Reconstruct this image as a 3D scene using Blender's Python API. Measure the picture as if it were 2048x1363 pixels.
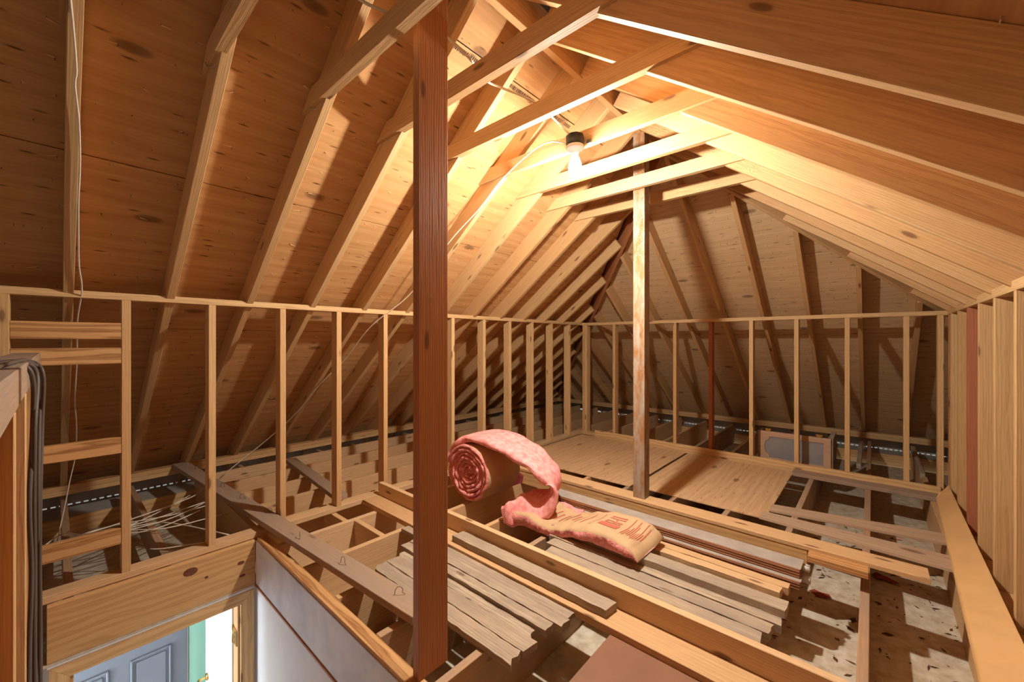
import bpy, bmesh, math, random
from mathutils import Vector, Matrix

# ------------------------------------------------------------------ camera, world, light, exposure
scene = bpy.context.scene
for o in list(bpy.data.objects):
    bpy.data.objects.remove(o)
COL = scene.collection
F, TH, U0, V0, ZC = 811.26, 0.7266068, 1024.0, 681.5, 1.318
cam_d = bpy.data.cameras.new('camera'); cam = bpy.data.objects.new('camera', cam_d); COL.objects.link(cam)
cam.location = (0, 0, ZC); cam.rotation_euler = (math.pi / 2, 0, TH)
cam_d.sensor_width = 36; cam_d.lens = F / 2048 * 36; cam_d.clip_start = 0.02
scene.camera = cam

world = bpy.data.worlds.new('world'); scene.world = world; world.use_nodes = True
wb = world.node_tree.nodes['Background']; wb.inputs[0].default_value = (1, .97, .93, 1); wb.inputs[1].default_value = .32

vs = scene.view_settings
vs.view_transform = 'Standard'; vs.look = 'None'; vs.gamma = 1; vs.use_curve_mapping = False
vs.exposure = 0.0
BULB = 4900.0          # emission strength of the bare bulb
HALL = 115.0           # daylight coming in at the window of the hall below
scene.cycles.max_bounces = 12; scene.cycles.diffuse_bounces = 8
scene.cycles.sample_clamp_indirect = 8

hall_light = bpy.data.lights.new('hall_daylight', 'AREA'); hall_light.shape = 'RECTANGLE'
hall_light.size = .7; hall_light.size_y = 1.0; hall_light.energy = HALL; hall_light.color = (.74, .86, 1)
hl = bpy.data.objects.new('hall_daylight', hall_light); COL.objects.link(hl)
hl.location = (-3.57, -1.64, -1.25); hl.rotation_euler = (math.radians(90), 0, 0)   # outside the hall window, shining +Y

# ------------------------------------------------------------------ helpers
R = random.Random(7)
SN, CS = math.sin(TH), math.cos(TH)
def ray(u, v):
    t = (u - U0) / F
    return Vector((t * CS - SN, t * SN + CS, (V0 - v) / F))
CAMP = Vector((0, 0, ZC))
def on(axis, val, u, v):
    """where the line of sight to a photo pixel meets the plane axis = val"""
    d = ray(u, v); k = (val - CAMP[axis]) / d[axis]
    return CAMP + d * k
def onX(X, u, v): return on(0, X, u, v)
def onY(Y, u, v): return on(1, Y, u, v)
def onZ(Z, u, v): return on(2, Z, u, v)

def tag(o, label=None, cat=None, group=None, kind=None):
    if label: o['label'] = label
    if cat: o['category'] = cat
    if group: o['group'] = group
    if kind: o['kind'] = kind
    return o
def world_of(o):
    m = o.matrix_basis.copy()
    return world_of(o.parent) @ o.matrix_parent_inverse @ m if o.parent else m
def link(o, parent=None):
    COL.objects.link(o)
    if parent is not None:
        o.parent = parent
        o.matrix_parent_inverse = world_of(parent).inverted()
    return o
def empty(name, loc, label=None, cat=None, group=None, kind=None):
    o = bpy.data.objects.new(name, None); o.empty_display_size = .1; o.location = loc
    COL.objects.link(o)
    return tag(o, label, cat, group, kind)
def mesh_obj(name, verts, faces, mat, parent=None, smooth=False, mats=None, fmat=None):
    me = bpy.data.meshes.new(name); me.from_pydata([tuple(v) for v in verts], [], faces)
    for m in (mats or [mat]): me.materials.append(m)
    if fmat: me.polygons.foreach_set('material_index', fmat)
    if smooth: me.polygons.foreach_set('use_smooth', [True] * len(me.polygons))
    me.update()
    return link(bpy.data.objects.new(name, me), parent)
_cache = {}
def box_mesh(L, w, h, bev, mat):
    key = (round(L, 3), round(w, 4), round(h, 4), bev, mat.name)
    if key in _cache: return _cache[key]
    bm = bmesh.new(); bmesh.ops.create_cube(bm, size=1)
    for v in bm.verts: v.co = Vector((v.co.x * L, v.co.y * w, v.co.z * h))
    if bev: bmesh.ops.bevel(bm, geom=bm.edges[:], offset=bev, segments=1, affect='EDGES')
    me = bpy.data.meshes.new('board'); bm.to_mesh(me); bm.free(); me.materials.append(mat)
    _cache[key] = me
    return me
def frame(p0, p1, up=(0, 0, 1), roll=0):
    x = (p1 - p0).normalized(); up = Vector(up)
    if abs(x.dot(up)) > .99: up = Vector((0, 1, 0))
    y = up.cross(x).normalized(); z = x.cross(y)
    if roll:
        q = Matrix.Rotation(roll, 3, x); y = q @ y; z = q @ z
    return x, y, z
def board(name, p0, p1, w, h, mat, parent=None, up=(0, 0, 1), bev=.002, roll=0):
    """a bevelled board whose centre line runs p0 -> p1, w wide, h high along up"""
    p0, p1 = Vector(p0), Vector(p1)
    x, y, z = frame(p0, p1, up, roll)
    o = bpy.data.objects.new(name, box_mesh((p1 - p0).length, w, h, bev, mat))
    c = (p0 + p1) / 2
    o.matrix_world = Matrix(((x.x, y.x, z.x, c.x), (x.y, y.y, z.y, c.y), (x.z, y.z, z.z, c.z), (0, 0, 0, 1)))
    if parent is None: COL.objects.link(o)
    else: link(o, parent)
    return o
def bx(name, x0, x1, y0, y1, z0, z1, mat, parent=None, bev=.002):
    """axis aligned board; its grain runs along the longest side"""
    d = (x1 - x0, y1 - y0, z1 - z0); c = Vector(((x0 + x1) / 2, (y0 + y1) / 2, (z0 + z1) / 2))
    a = max(range(3), key=lambda i: d[i]); e = Vector([d[i] / 2 if i == a else 0 for i in range(3)])
    if a == 2: return board(name, c - e, c + e, d[0], d[1], mat, parent, up=(0, 1, 0), bev=bev)
    return board(name, c - e, c + e, d[1 - a], d[2], mat, parent, bev=bev)
def prism(name, pts, axis_vec, mat, parent=None, origin=None, xdir=None):
    """flat polygon (3-D points) pushed along axis_vec, local x along xdir"""
    pts = [Vector(p) for p in pts]; a = Vector(axis_vec); n = len(pts)
    o3 = Vector(origin) if origin else sum(pts, Vector()) / n
    x = (Vector(xdir) if xdir else pts[1] - pts[0]).normalized(); y = a.normalized(); z = x.cross(y).normalized(); y = z.cross(x)
    M = Matrix(((x.x, y.x, z.x), (x.y, y.y, z.y), (x.z, y.z, z.z))); Mi = M.inverted()
    vs_ = [Mi @ (p - o3) for p in pts] + [Mi @ (p + a - o3) for p in pts]
    fs = [list(range(n))[::-1], list(range(n, 2 * n))] + [[i, (i + 1) % n, n + (i + 1) % n, n + i] for i in range(n)]
    me = bpy.data.meshes.new(name); me.from_pydata([tuple(v) for v in vs_], [], fs)
    bm = bmesh.new(); bm.from_mesh(me); bmesh.ops.recalc_face_normals(bm, faces=bm.faces); bm.to_mesh(me); bm.free()
    me.materials.append(mat)
    o = bpy.data.objects.new(name, me); o.matrix_world = Matrix.Translation(o3) @ M.to_4x4()
    if parent is None: COL.objects.link(o)
    else: link(o, parent)
    return o
def smooth_path(P, n=6):
    P = [Vector(p) for p in P]; out = []
    for i in range(len(P) - 1):
        a, b, c, d = P[max(i - 1, 0)], P[i], P[i + 1], P[min(i + 2, len(P) - 1)]
        for k in range(n):
            t = k / n
            out.append(.5 * ((2 * b) + (c - a) * t + (2 * a - 5 * b + 4 * c - d) * t * t + (3 * b - a - 3 * c + d) * t ** 3))
    return out + [P[-1]]
def tube(name, P, r, mat, parent=None, n=6, seg=6, flat=1.0):
    P = smooth_path(P, n) if n > 1 else [Vector(p) for p in P]
    V, Fc = [], []; prev = None
    for i, p in enumerate(P):
        t = (P[min(i + 1, len(P) - 1)] - P[max(i - 1, 0)]).normalized()
        if prev is None: prev = t.orthogonal().normalized()
        a = (prev - t * prev.dot(t)).normalized(); prev = a; b = t.cross(a)
        for k in range(seg):
            q = 2 * math.pi * k / seg; V.append(p + a * math.cos(q) * r + b * math.sin(q) * r * flat)
    for i in range(len(P) - 1):
        for k in range(seg):
            k2 = (k + 1) % seg; Fc.append([i * seg + k, i * seg + k2, (i + 1) * seg + k2, (i + 1) * seg + k])
    Fc.append(list(range(seg))[::-1]); Fc.append([(len(P) - 1) * seg + k for k in range(seg)])
    return mesh_obj(name, V, Fc, mat, parent, smooth=True)
def lathe(name, prof, c, mat, parent=None, seg=20, axis='z'):
    V, Fc = [], []
    for r, h in prof:
        for k in range(seg):
            q = 2 * math.pi * k / seg
            p = Vector((r * math.cos(q), r * math.sin(q), h)) if axis == 'z' else Vector((r * math.cos(q), h, r * math.sin(q)))
            V.append(p)
    for i in range(len(prof) - 1):
        for k in range(seg):
            k2 = (k + 1) % seg; Fc.append([i * seg + k, i * seg + k2, (i + 1) * seg + k2, (i + 1) * seg + k])
    o = mesh_obj(name, V, Fc, mat, None, smooth=True)
    COL.objects.unlink(o); o.matrix_world = Matrix.Translation(c)
    if parent is None: COL.objects.link(o)
    else: link(o, parent)
    return o

# ------------------------------------------------------------------ materials
def tan(r, g, b, k=.10):
    """wood tone, eased towards its own grey"""
    l = .3 * r + .59 * g + .11 * b
    return srgb(r + (l - r) * k, g + (l - g) * k, b + (l - b) * k)
def srgb(r, g, b):
    f = lambda c: ((c / 255 + .055) / 1.055) ** 2.4 if c > 10 else c / 255 / 12.92
    return (f(r), f(g), f(b), 1)
class NT:
    def __init__(s, name):
        s.m = bpy.data.materials.new(name); s.m.use_nodes = True; s.t = s.m.node_tree
        s.b = s.t.nodes['Principled BSDF']
    def n(s, typ, **kw):
        x = s.t.nodes.new(typ)
        for k, v in kw.items():
            if k.startswith('i_'):
                k = k[2:]; k = int(k) if k.isdigit() else k.replace('_', ' ')
                x.inputs[k].default_value = v
            else: setattr(x, k, v)
        return x
    def l(s, a, b): s.t.links.new(a, b)
    def math(s, op, a, b=None):
        x = s.n('ShaderNodeMath', operation=op)
        for i, q in enumerate((a, b)):
            if q is None: continue
            if isinstance(q, (int, float)): x.inputs[i].default_value = q
            else: s.l(q, x.inputs[i])
        return x.outputs[0]
    def ramp(s, fac, stops, interp='LINEAR'):
        x = s.n('ShaderNodeValToRGB'); e = x.color_ramp.elements; x.color_ramp.interpolation = interp
        while len(e) < len(stops): e.new(.5)
        for q, (p, c) in zip(e, stops): q.position = p; q.color = c
        s.l(fac, x.inputs[0]); return x.outputs[0]
    def mix(s, fac, a, b, mode='MIX'):
        x = s.n('ShaderNodeMix', data_type='RGBA', blend_type=mode)
        for i, q in ((0, fac), (6, a), (7, b)):
            if isinstance(q, (int, float, tuple)): x.inputs[i].default_value = q
            else: s.l(q, x.inputs[i])
        return x.outputs[2]
    def coords(s, scale, spread=1.0):
        tc = s.n('ShaderNodeTexCoord'); oi = s.n('ShaderNodeObjectInfo')
        cx = s.n('ShaderNodeCombineXYZ')
        s.l(s.math('MULTIPLY', oi.outputs['Random'], 41.0 * spread), cx.inputs[0])
        a = s.math('FRACT', s.math('MULTIPLY', oi.outputs['Random'], 17.31))
        b = s.math('FRACT', s.math('MULTIPLY', oi.outputs['Random'], 91.7))
        s.l(s.math('MULTIPLY', s.math('SUBTRACT', a, .5), .28 * spread), cx.inputs[1])
        s.l(s.math('MULTIPLY', s.math('SUBTRACT', b, .5), .28 * spread), cx.inputs[2])
        ad = s.n('ShaderNodeVectorMath', operation='ADD'); s.l(tc.outputs['Object'], ad.inputs[0]); s.l(cx.outputs[0], ad.inputs[1])
        mu = s.n('ShaderNodeVectorMath', operation='MULTIPLY'); s.l(ad.outputs[0], mu.inputs[0]); mu.inputs[1].default_value = scale
        return ad.outputs[0], mu.outputs[0], oi.outputs['Random'], b
    def scaled(s, vec, sc):
        mu = s.n('ShaderNodeVectorMath', operation='MULTIPLY'); s.l(vec, mu.inputs[0]); mu.inputs[1].default_value = sc
        return mu.outputs[0]

def wood(name, pale, mid, red, late, rough=.62, grain=.55, knots=True, wear=0.0, weary=(.25, .2, .16, 1), ring=34, redness=.8, warp=.06, patch=9.0):
    m = NT(name)
    p, q, rnd, rnd2 = m.coords((warp, 1, 1))
    wv = m.n('ShaderNodeTexWave', wave_type='RINGS', rings_direction='X', i_Scale=ring / 10, i_Distortion=5.5, i_Detail=2.0, i_Detail_Scale=1.6, i_Detail_Roughness=.55)
    m.l(m.scaled(q, (10, 10, 10)), wv.inputs['Vector'])
    big = m.n('ShaderNodeTexNoise', i_Scale=6.0, i_Detail=2.0); m.l(m.scaled(p, (.25, 1, 1)), big.inputs['Vector'])
    fib = m.n('ShaderNodeTexNoise', i_Scale=240.0, i_Detail=2.0); m.l(m.scaled(p, (.03, 1, 1)), fib.inputs['Vector'])
    base = m.ramp(rnd2, [(0, pale), (.45, mid), (1, mid if redness < .3 else red)])
    base = m.mix(m.math('MULTIPLY', big.outputs[0], .5), base, mid)
    rings = m.ramp(wv.outputs['Fac'], [(0, (0, 0, 0, 1)), (.45, (.12, .12, .12, 1)), (.85, (1, 1, 1, 1)), (1, (.5, .5, .5, 1))])
    col = m.mix(m.math('MULTIPLY', rings, grain), base, late)
    fb = m.ramp(fib.outputs[0], [(.3, (.9, .89, .88, 1)), (.7, (1.05, 1.05, 1.05, 1))])
    col = m.mix(1.0, col, fb, 'MULTIPLY')
    if knots:
        vo = m.n('ShaderNodeTexVoronoi', i_Scale=1.0); m.l(m.scaled(p, (2.8, 9.5, 9.5)), vo.inputs['Vector'])
        k = m.ramp(vo.outputs['Distance'], [(.0, (1, 1, 1, 1)), (.085, (.85, .85, .85, 1)), (.11, (.25, .25, .25, 1)), (.16, (0, 0, 0, 1))])
        col = m.mix(m.math('MULTIPLY', k, .8), col, (.10, .035, .015, 1))
    if wear:
        wn = m.n('ShaderNodeTexNoise', i_Scale=patch, i_Detail=5.0, i_Roughness=.65); m.l(m.scaled(p, (.3, 1, 1)), wn.inputs['Vector'])
        wf = m.ramp(wn.outputs[0], [(.5 - wear * .3, (0, 0, 0, 1)), (.62, (1, 1, 1, 1))])
        col = m.mix(m.math('MULTIPLY', wf, .75), col, weary)
    m.l(col, m.b.inputs['Base Color']); m.b.inputs['Roughness'].default_value = rough
    m.b.inputs['Specular IOR Level'].default_value = .28
    bp = m.n('ShaderNodeBump', i_Strength=.18, i_Distance=.004)
    m.l(m.math('ADD', m.math('MULTIPLY', fib.outputs[0], .5), m.math('MULTIPLY', rings, .35)), bp.inputs['Height']); m.l(bp.outputs[0], m.b.inputs['Normal'])
    return m.m
def plywood(name, a, b, dark, sc=1.0, upright=False):
    m = NT(name)
    p, q, rnd, rnd2 = m.coords((1, 1, 1), 1)
    if upright:                                   # sheet whose faces look along local y
        sx = m.n('ShaderNodeSeparateXYZ'); cx = m.n('ShaderNodeCombineXYZ'); m.l(p, sx.inputs[0])
        m.l(sx.outputs[0], cx.inputs[0]); m.l(sx.outputs[2], cx.inputs[1]); m.l(sx.outputs[1], cx.inputs[2]); p = cx.outputs[0]
    wv = m.n('ShaderNodeTexWave', wave_type='BANDS', bands_direction='Y', i_Scale=3.2 * sc, i_Distortion=9.0, i_Detail=3.0, i_Detail_Scale=1.3, i_Detail_Roughness=.6)
    m.l(m.scaled(p, (.22, 1, 1)), wv.inputs['Vector'])
    st = m.n('ShaderNodeTexNoise', i_Scale=60.0, i_Detail=3.0); m.l(m.scaled(p, (.04, 1, 1)), st.inputs['Vector'])
    bl = m.n('ShaderNodeTexNoise', i_Scale=1.6, i_Detail=3.0); m.l(p, bl.inputs['Vector'])
    c = m.mix(m.math('MULTIPLY', wv.outputs['Fac'], .55), a, b)
    c = m.mix(m.math('MULTIPLY', bl.outputs[0], .7), c, b)
    c = m.mix(1.0, c, m.ramp(st.outputs[0], [(.3, (.88, .87, .86, 1)), (.68, (1.06, 1.06, 1.06, 1))]), 'MULTIPLY')
    # torn dark flecks where the nails came through, stretched along the face grain
    vo = m.n('ShaderNodeTexVoronoi', voronoi_dimensions='2D', i_Scale=1.0); m.l(m.scaled(p, (2.3, 13.0, .01)), vo.inputs['Vector'])
    fl = m.ramp(vo.outputs['Distance'], [(0, (1, 1, 1, 1)), (.04, (.7, .7, .7, 1)), (.075, (0, 0, 0, 1))])
    nz = m.n('ShaderNodeTexNoise', i_Scale=22.0); m.l(m.scaled(p, (.3, 1.6, 1)), nz.inputs['Vector'])
    c = m.mix(m.math('MULTIPLY', fl, m.math('MULTIPLY', nz.outputs[0], 1.5)), c, dark)
    # football patches / knots
    vk = m.n('ShaderNodeTexVoronoi', voronoi_dimensions='2D', i_Scale=1.0); m.l(m.scaled(p, (.8, 2.0, .01)), vk.inputs['Vector'])
    kk = m.ramp(vk.outputs['Distance'], [(0, (1, 1, 1, 1)), (.035, (.8, .8, .8, 1)), (.055, (0, 0, 0, 1))])
    c = m.mix(m.math('MULTIPLY', kk, .7), c, (.09, .035, .018, 1))
    m.l(c, m.b.inputs['Base Color']); m.b.inputs['Roughness'].default_value = .7
    m.b.inputs['Specular IOR Level'].default_value = .22
    bp = m.n('ShaderNodeBump', i_Strength=.22, i_Distance=.004); m.l(m.math('ADD', st.outputs[0], m.math('MULTIPLY', fl, -.7)), bp.inputs['Height']); m.l(bp.outputs[0], m.b.inputs['Normal'])
    return m.m
def plain(name, c, rough=.6, metal=0, var=0.0, sc=20, spec=.3, bump=0.0, c2=None):
    m = NT(name); m.b.inputs['Base Color'].default_value = c
    m.b.inputs['Roughness'].default_value = rough; m.b.inputs['Metallic'].default_value = metal
    m.b.inputs['Specular IOR Level'].default_value = spec
    if var or bump:
        tc = m.n('ShaderNodeTexCoord'); no = m.n('ShaderNodeTexNoise', i_Scale=sc, i_Detail=5.0, i_Roughness=.6); m.l(tc.outputs['Object'], no.inputs['Vector'])
        d = c2 or tuple(x * (1 - var) for x in c[:3]) + (1,)
        m.l(m.ramp(no.outputs[0], [(.36, c), (.66, d)]), m.b.inputs['Base Color'])
        if bump:
            bp = m.n('ShaderNodeBump', i_Strength=bump, i_Distance=.01); m.l(no.outputs[0], bp.inputs['Height']); m.l(bp.outputs[0], m.b.inputs['Normal'])
    return m.m

PINE = wood('pine_framing', tan(222, 184, 130), tan(212, 168, 112), tan(200, 148, 92), tan(176, 122, 72), grain=.42)
STUD = wood('stud_pine', tan(222, 184, 128), tan(212, 170, 114), tan(204, 154, 98), tan(176, 122, 70), grain=.4)
GRAINY = wood('flat_sawn_pine', tan(216, 168, 108), tan(208, 156, 96), tan(200, 142, 82), tan(140, 82, 38), grain=.8, ring=20)
REDPINE = wood('reddish_pine', tan(196, 124, 84), tan(188, 112, 74), tan(180, 104, 68), tan(144, 80, 50), grain=.4)
BROWN = wood('brown_post', tan(194, 132, 84), tan(184, 118, 72), tan(178, 110, 66), tan(140, 82, 48), grain=.45, rough=.5)
FLOORW = wood('floor_pine', tan(224, 188, 142), tan(214, 174, 124), tan(206, 160, 108), tan(184, 132, 86), grain=.35)
DUSTY = wood('dusty_joist', tan(200, 166, 126), tan(190, 150, 110), tan(180, 136, 96), tan(152, 108, 70), grain=.35, wear=.35, weary=tan(156, 132, 110))
GREYW = wood('weathered_grey_wood', tan(202, 182, 154), tan(190, 168, 140), tan(182, 158, 130), tan(126, 104, 84), grain=.6, rough=.85, wear=.5, weary=tan(146, 130, 114), redness=.1)
DUSTTOP = wood('dust_covered_plank', tan(180, 150, 122), tan(170, 138, 110), tan(162, 128, 100), tan(142, 110, 82), grain=.25, rough=.85, wear=.6, weary=tan(154, 134, 116), redness=.1)
PEEL = wood('peeling_painted_wood', tan(158, 108, 62), tan(148, 98, 54), tan(142, 92, 50), tan(104, 64, 36), grain=.3, rough=.8, wear=.35, weary=srgb(158, 152, 138), redness=.1, patch=22.0)
HEADER = wood('knotty_header_pine', tan(226, 188, 130), tan(218, 174, 114), tan(208, 162, 102), tan(182, 126, 70), grain=.55, ring=9, warp=.17)
OAK = wood('pale_oak', tan(206, 166, 134), tan(198, 156, 122), tan(192, 148, 112), tan(164, 116, 84), grain=.3, knots=False, redness=.1)
PLY = plywood('plywood_sheathing', tan(214, 166, 108), tan(194, 138, 82), tan(66, 34, 16), upright=True)
PLYB = plywood('plywood_back', tan(220, 186, 140), tan(204, 166, 118), tan(92, 56, 30), upright=True)
PLYF = plywood('plywood_floor', tan(220, 182, 136), tan(200, 154, 106), tan(150, 100, 58), sc=1.6)
PLYS = plywood('dusty_plywood_strip', tan(196, 166, 136), tan(184, 150, 118), tan(140, 106, 78), sc=1.4, upright=True)
KRAFT = plain('kraft_paper', srgb(200, 166, 126), .75, var=.12, sc=9)
KRAFTB = plain('kraft_covered_board', srgb(222, 176, 118), .7, var=.12, sc=3.0, bump=.35)
HARDB = plain('hardboard_brown', srgb(142, 100, 76), .5, var=.14, sc=5)
PINK = plain('pink_fibreglass', srgb(246, 174, 168), .95, var=.3, sc=26, spec=.05, bump=.5, c2=srgb(230, 134, 130))
PINKE = plain('pink_fibreglass_edge', srgb(240, 166, 158), .95, var=.4, sc=60, spec=.05, bump=.8, c2=srgb(220, 128, 124))
LILAC = plain('lilac_foam', srgb(226, 150, 206), .8)
DRY = plain('drywall_back_paper', srgb(206, 196, 178), .9, var=.22, sc=14, c2=srgb(176, 158, 132))
WHITEP = plain('white_paint', srgb(226, 228, 230), .5, var=.05, sc=6)
BLUEW = plain('pale_bluish_board', srgb(226, 228, 232), .4, var=.22, sc=4, c2=srgb(196, 202, 212))  # pale blue-white, mottled with a greyer blue
GREYDOOR = plain('grey_door_paint', srgb(106, 110, 118), .45)
GREEN = plain('mint_green_paint', srgb(160, 212, 192), .6)
HALLW = plain('white_hall_paint', srgb(226, 226, 224), .6)
BRASS = plain('brass', srgb(206, 170, 96), .28, metal=1)
STEEL = plain('galvanised_steel', srgb(190, 190, 188), .35, metal=1)
NAIL = plain('nail_steel', srgb(120, 112, 104), .4, metal=.8)
WIRE = plain('white_cable_sheath', srgb(228, 216, 196), .5)
DARKW = plain('dark_grey_cable_sheath', srgb(92, 80, 74), .5)
BLACKP = plain('black_plastic', srgb(34, 32, 34), .35)
CERAM = plain('white_lampholder', srgb(240, 238, 232), .3)
VINYL = plain('white_vinyl', srgb(214, 208, 200), .5)
GREYP = plain('grey_dusty_rail', srgb(156, 144, 134), .85, var=.25, sc=8, c2=srgb(172, 162, 150))
REEDED = wood('brown_reeded_side', srgb(166, 118, 84), srgb(156, 108, 74), srgb(150, 100, 68), srgb(110, 70, 46), grain=.7, knots=False, redness=.1)
LEAF = plain('dry_leaf', srgb(96, 66, 42), .9, var=.4, sc=8)
REDP = plain('red_scrap', srgb(142, 62, 46), .85)
KNOT = plain('dark_knot', srgb(92, 50, 38), .6, var=.3, sc=60, c2=srgb(128, 78, 54))
INK = plain('red_print', srgb(196, 104, 84), .8)
STAMP = plain('black_stamp', srgb(54, 44, 40), .8)
SPLINT = plain('wood_splinter', srgb(232, 198, 146), .8)
VENTW = plain('white_soffit', srgb(186, 184, 178), .6, var=.2, sc=6)
bm_ = NT('bulb_glow'); bm_.b.inputs['Base Color'].default_value = (1, 1, 1, 1)
bm_.b.inputs['Emission Color'].default_value = (1, .94, .84, 1); bm_.b.inputs['Emission Strength'].default_value = BULB
BULBM = bm_.m
bm_ = NT('frosted_bulb_glass'); bm_.b.inputs['Emission Color'].default_value = (1, .95, .86, 1); bm_.b.inputs['Emission Strength'].default_value = 12
FROST = bm_.m
g_ = NT('window_glass'); g_.b.inputs['Base Color'].default_value = (.50, .48, .48, 1); g_.b.inputs['Roughness'].default_value = .18
g_.b.inputs['Transmission Weight'].default_value = .55; g_.b.inputs['IOR'].default_value = 1.3
DUSTGLASS = g_.m

# ------------------------------------------------------------------ roof geometry
XR, YA, Z0, M = -1.31, 3.40, 2.90, .75      # ridge line, ridge end, underside of rafters at the ridge, pitch
CA, SA = .8, .6
RD = .14                                     # 2x6 rafters
SP = .4064
YB0 = -2.6                                   # attic end behind the camera, left open so the world's fill light enters
EAVE = 4.18                                  # horizontal run of the roof
YR = [.044 + SP * n for n in range(-6, 22)]

ceiling = empty('ceiling', (XR, 1.0, Z0), 'exposed roof frame of ridge board, hips and collar ties', None, None, 'structure')
roofL = empty('roof_left', (-5.1, 2, .1), 'left roof slope of plywood sheathing on sloping rafters', None, None, 'structure')
roofR = empty('roof_right', (2.5, 2, .1), 'right roof slope with closely spaced rafters overhead', None, None, 'structure')
roofB = empty('roof_back', (XR, 7.1, .1), 'hipped back roof slope with jack rafters', None, None, 'structure')

bx('ridge_board', XR - .019, XR + .019, YB0, YA, Z0 - .02, Z0 + .17, PINE, ceiling)
for sx in (-1, 1):                           # hips run at 45 degrees in plan
    d = Vector((sx, 1, -M)).normalized(); n = Vector((sx * M, M, 2)).normalized()
    a = Vector((XR, YA, Z0)); L = EAVE * math.sqrt(2 + M * M)
    board('hip_rafter', a + n * .085, a + d * L + n * .085, .038, .19, BROWN if sx < 0 else PINE, ceiling, up=n)
def rafter(parent, sx, y, mat):
    k0 = .02 if y < YA else (y - YA) + .03
    k1 = EAVE
    if k0 > k1 - .1: return
    d = Vector((sx * CA, 0, -SA)); n = Vector((sx * SA, 0, CA))
    a = Vector((XR + sx * k0, y, Z0 - M * k0)) + n * RD / 2
    board('rafter', a, a + d * ((k1 - k0) / CA), .038, RD, mat, parent, up=n)
for y in YR:
    rafter(roofL, -1, y, STUD); rafter(roofR, 1, y, PINE)
for i in range(-10, 11):
    X = XR + SP * i
    if abs(X - XR) > EAVE - .1: continue
    k0 = abs(X - XR) + .03
    n = Vector((0, SA, CA)); d = Vector((0, CA, -SA))
    a = Vector((X, YA + k0, Z0 - M * k0)) + n * RD / 2
    board('rafter', a, a + d * ((EAVE - k0) / CA), .038, RD, PINE, roofB, up=n)

# sheathing: 4 x 8 ft plywood sheets, seams along the slope at the measured places, clipped at the hips
def clip(poly, f):
    out = []
    for i in range(len(poly)):
        a, b = poly[i], poly[(i + 1) % len(poly)]; fa, fb = f(a), f(b)
        if fa >= 0: out.append(a)
        if (fa >= 0) != (fb >= 0):
            t = fa / (fa - fb); out.append((a[0] + (b[0] - a[0]) * t, a[1] + (b[1] - a[1]) * t))
    return out
rows = [(0, .25), (.25, 1.47), (1.47, 2.69), (2.69, 3.91), (3.91, EAVE / CA)]
def sheath(parent, to3, n, lo, hi, inside, mat, xd, st):
    for r, (s0, s1) in enumerate(rows):
        x = st - (1.2192 if r % 2 else 0)
        while x < hi:
            g = .003
            poly = [(max(x, lo) + g, s0 + g), (min(x + 2.4384, hi) - g, s0 + g), (min(x + 2.4384, hi) - g, s1 - g), (max(x, lo) + g, s1 - g)]
            x += 2.4384
            if poly[1][0] - poly[0][0] < .02: continue
            for f in inside: poly = clip(poly, f) if poly else poly
            if len(poly) < 3: continue
            prism('sheathing_panel', [to3(*q) for q in poly], n * .0127, mat, parent, xdir=xd)
nL, nR, nB = Vector((-SA, 0, CA)), Vector((SA, 0, CA)), Vector((0, SA, CA))
def toL(y, s): return Vector((XR - s * CA, y, Z0 - s * SA)) + nL * (RD + .001)
def toR(y, s): return Vector((XR + s * CA, y, Z0 - s * SA)) + nR * (RD + .001)
def toB(x, s): return Vector((x, YA + s * CA, Z0 - s * SA)) + nB * (RD + .001)
hip = .02
sheath(roofL, toL, nL, YB0, YA + EAVE + .2, [lambda q: YA + q[1] * CA + hip - q[0]], PLY, (0, 1, 0), YR[0] - 2.4384)
sheath(roofR, toR, nR, YB0, YA + EAVE + .2, [lambda q: YA + q[1] * CA + hip - q[0]], PLY, (0, 1, 0), YR[0] - 2.4384)
sheath(roofB, toB, nB, XR - EAVE - .2, XR + EAVE + .2, [lambda q: q[1] * CA + hip - (q[0] - XR), lambda q: q[1] * CA + hip + (q[0] - XR)], PLYB, (1, 0, 0), XR - 12 * SP)
# unseen felt layer added over the sheathing to block daylight at the seams
SE = EAVE / CA + .02
prism('light_block_felt', [toL(YB0, -.03) + nL * .0135, toL(YA + .05, -.03) + nL * .0135, toL(YA + SE * CA + .05, SE) + nL * .0135, toL(YB0, SE) + nL * .0135], nL * .004, STAMP, roofL, xdir=(0, 1, 0))
prism('light_block_felt', [toR(YB0, -.03) + nR * .0135, toR(YA + .05, -.03) + nR * .0135, toR(YA + SE * CA + .05, SE) + nR * .0135, toR(YB0, SE) + nR * .0135], nR * .004, STAMP, roofR, xdir=(0, 1, 0))
prism('light_block_felt', [toB(XR, -.05) + nB * .0135, toB(XR + SE * CA + .05, SE) + nB * .0135, toB(XR - SE * CA - .05, SE) + nB * .0135], nB * .004, STAMP, roofB, xdir=(1, 0, 0))
bx('light_block_cap', XR - .09, XR + .09, YB0, YA + .08, Z0 + .165, Z0 + .18, STAMP, ceiling, bev=0)  # unseen caps added along ridge and hips to block daylight leaks
for sx in (-1, 1):
    d = Vector((sx, 1, -M)).normalized(); n = Vector((sx * M, M, 2)).normalized(); a = Vector((XR, YA, Z0)) + n * .195
    board('light_block_cap', a, a + d * L, .12, .006, STAMP, ceiling, up=n)

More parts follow.
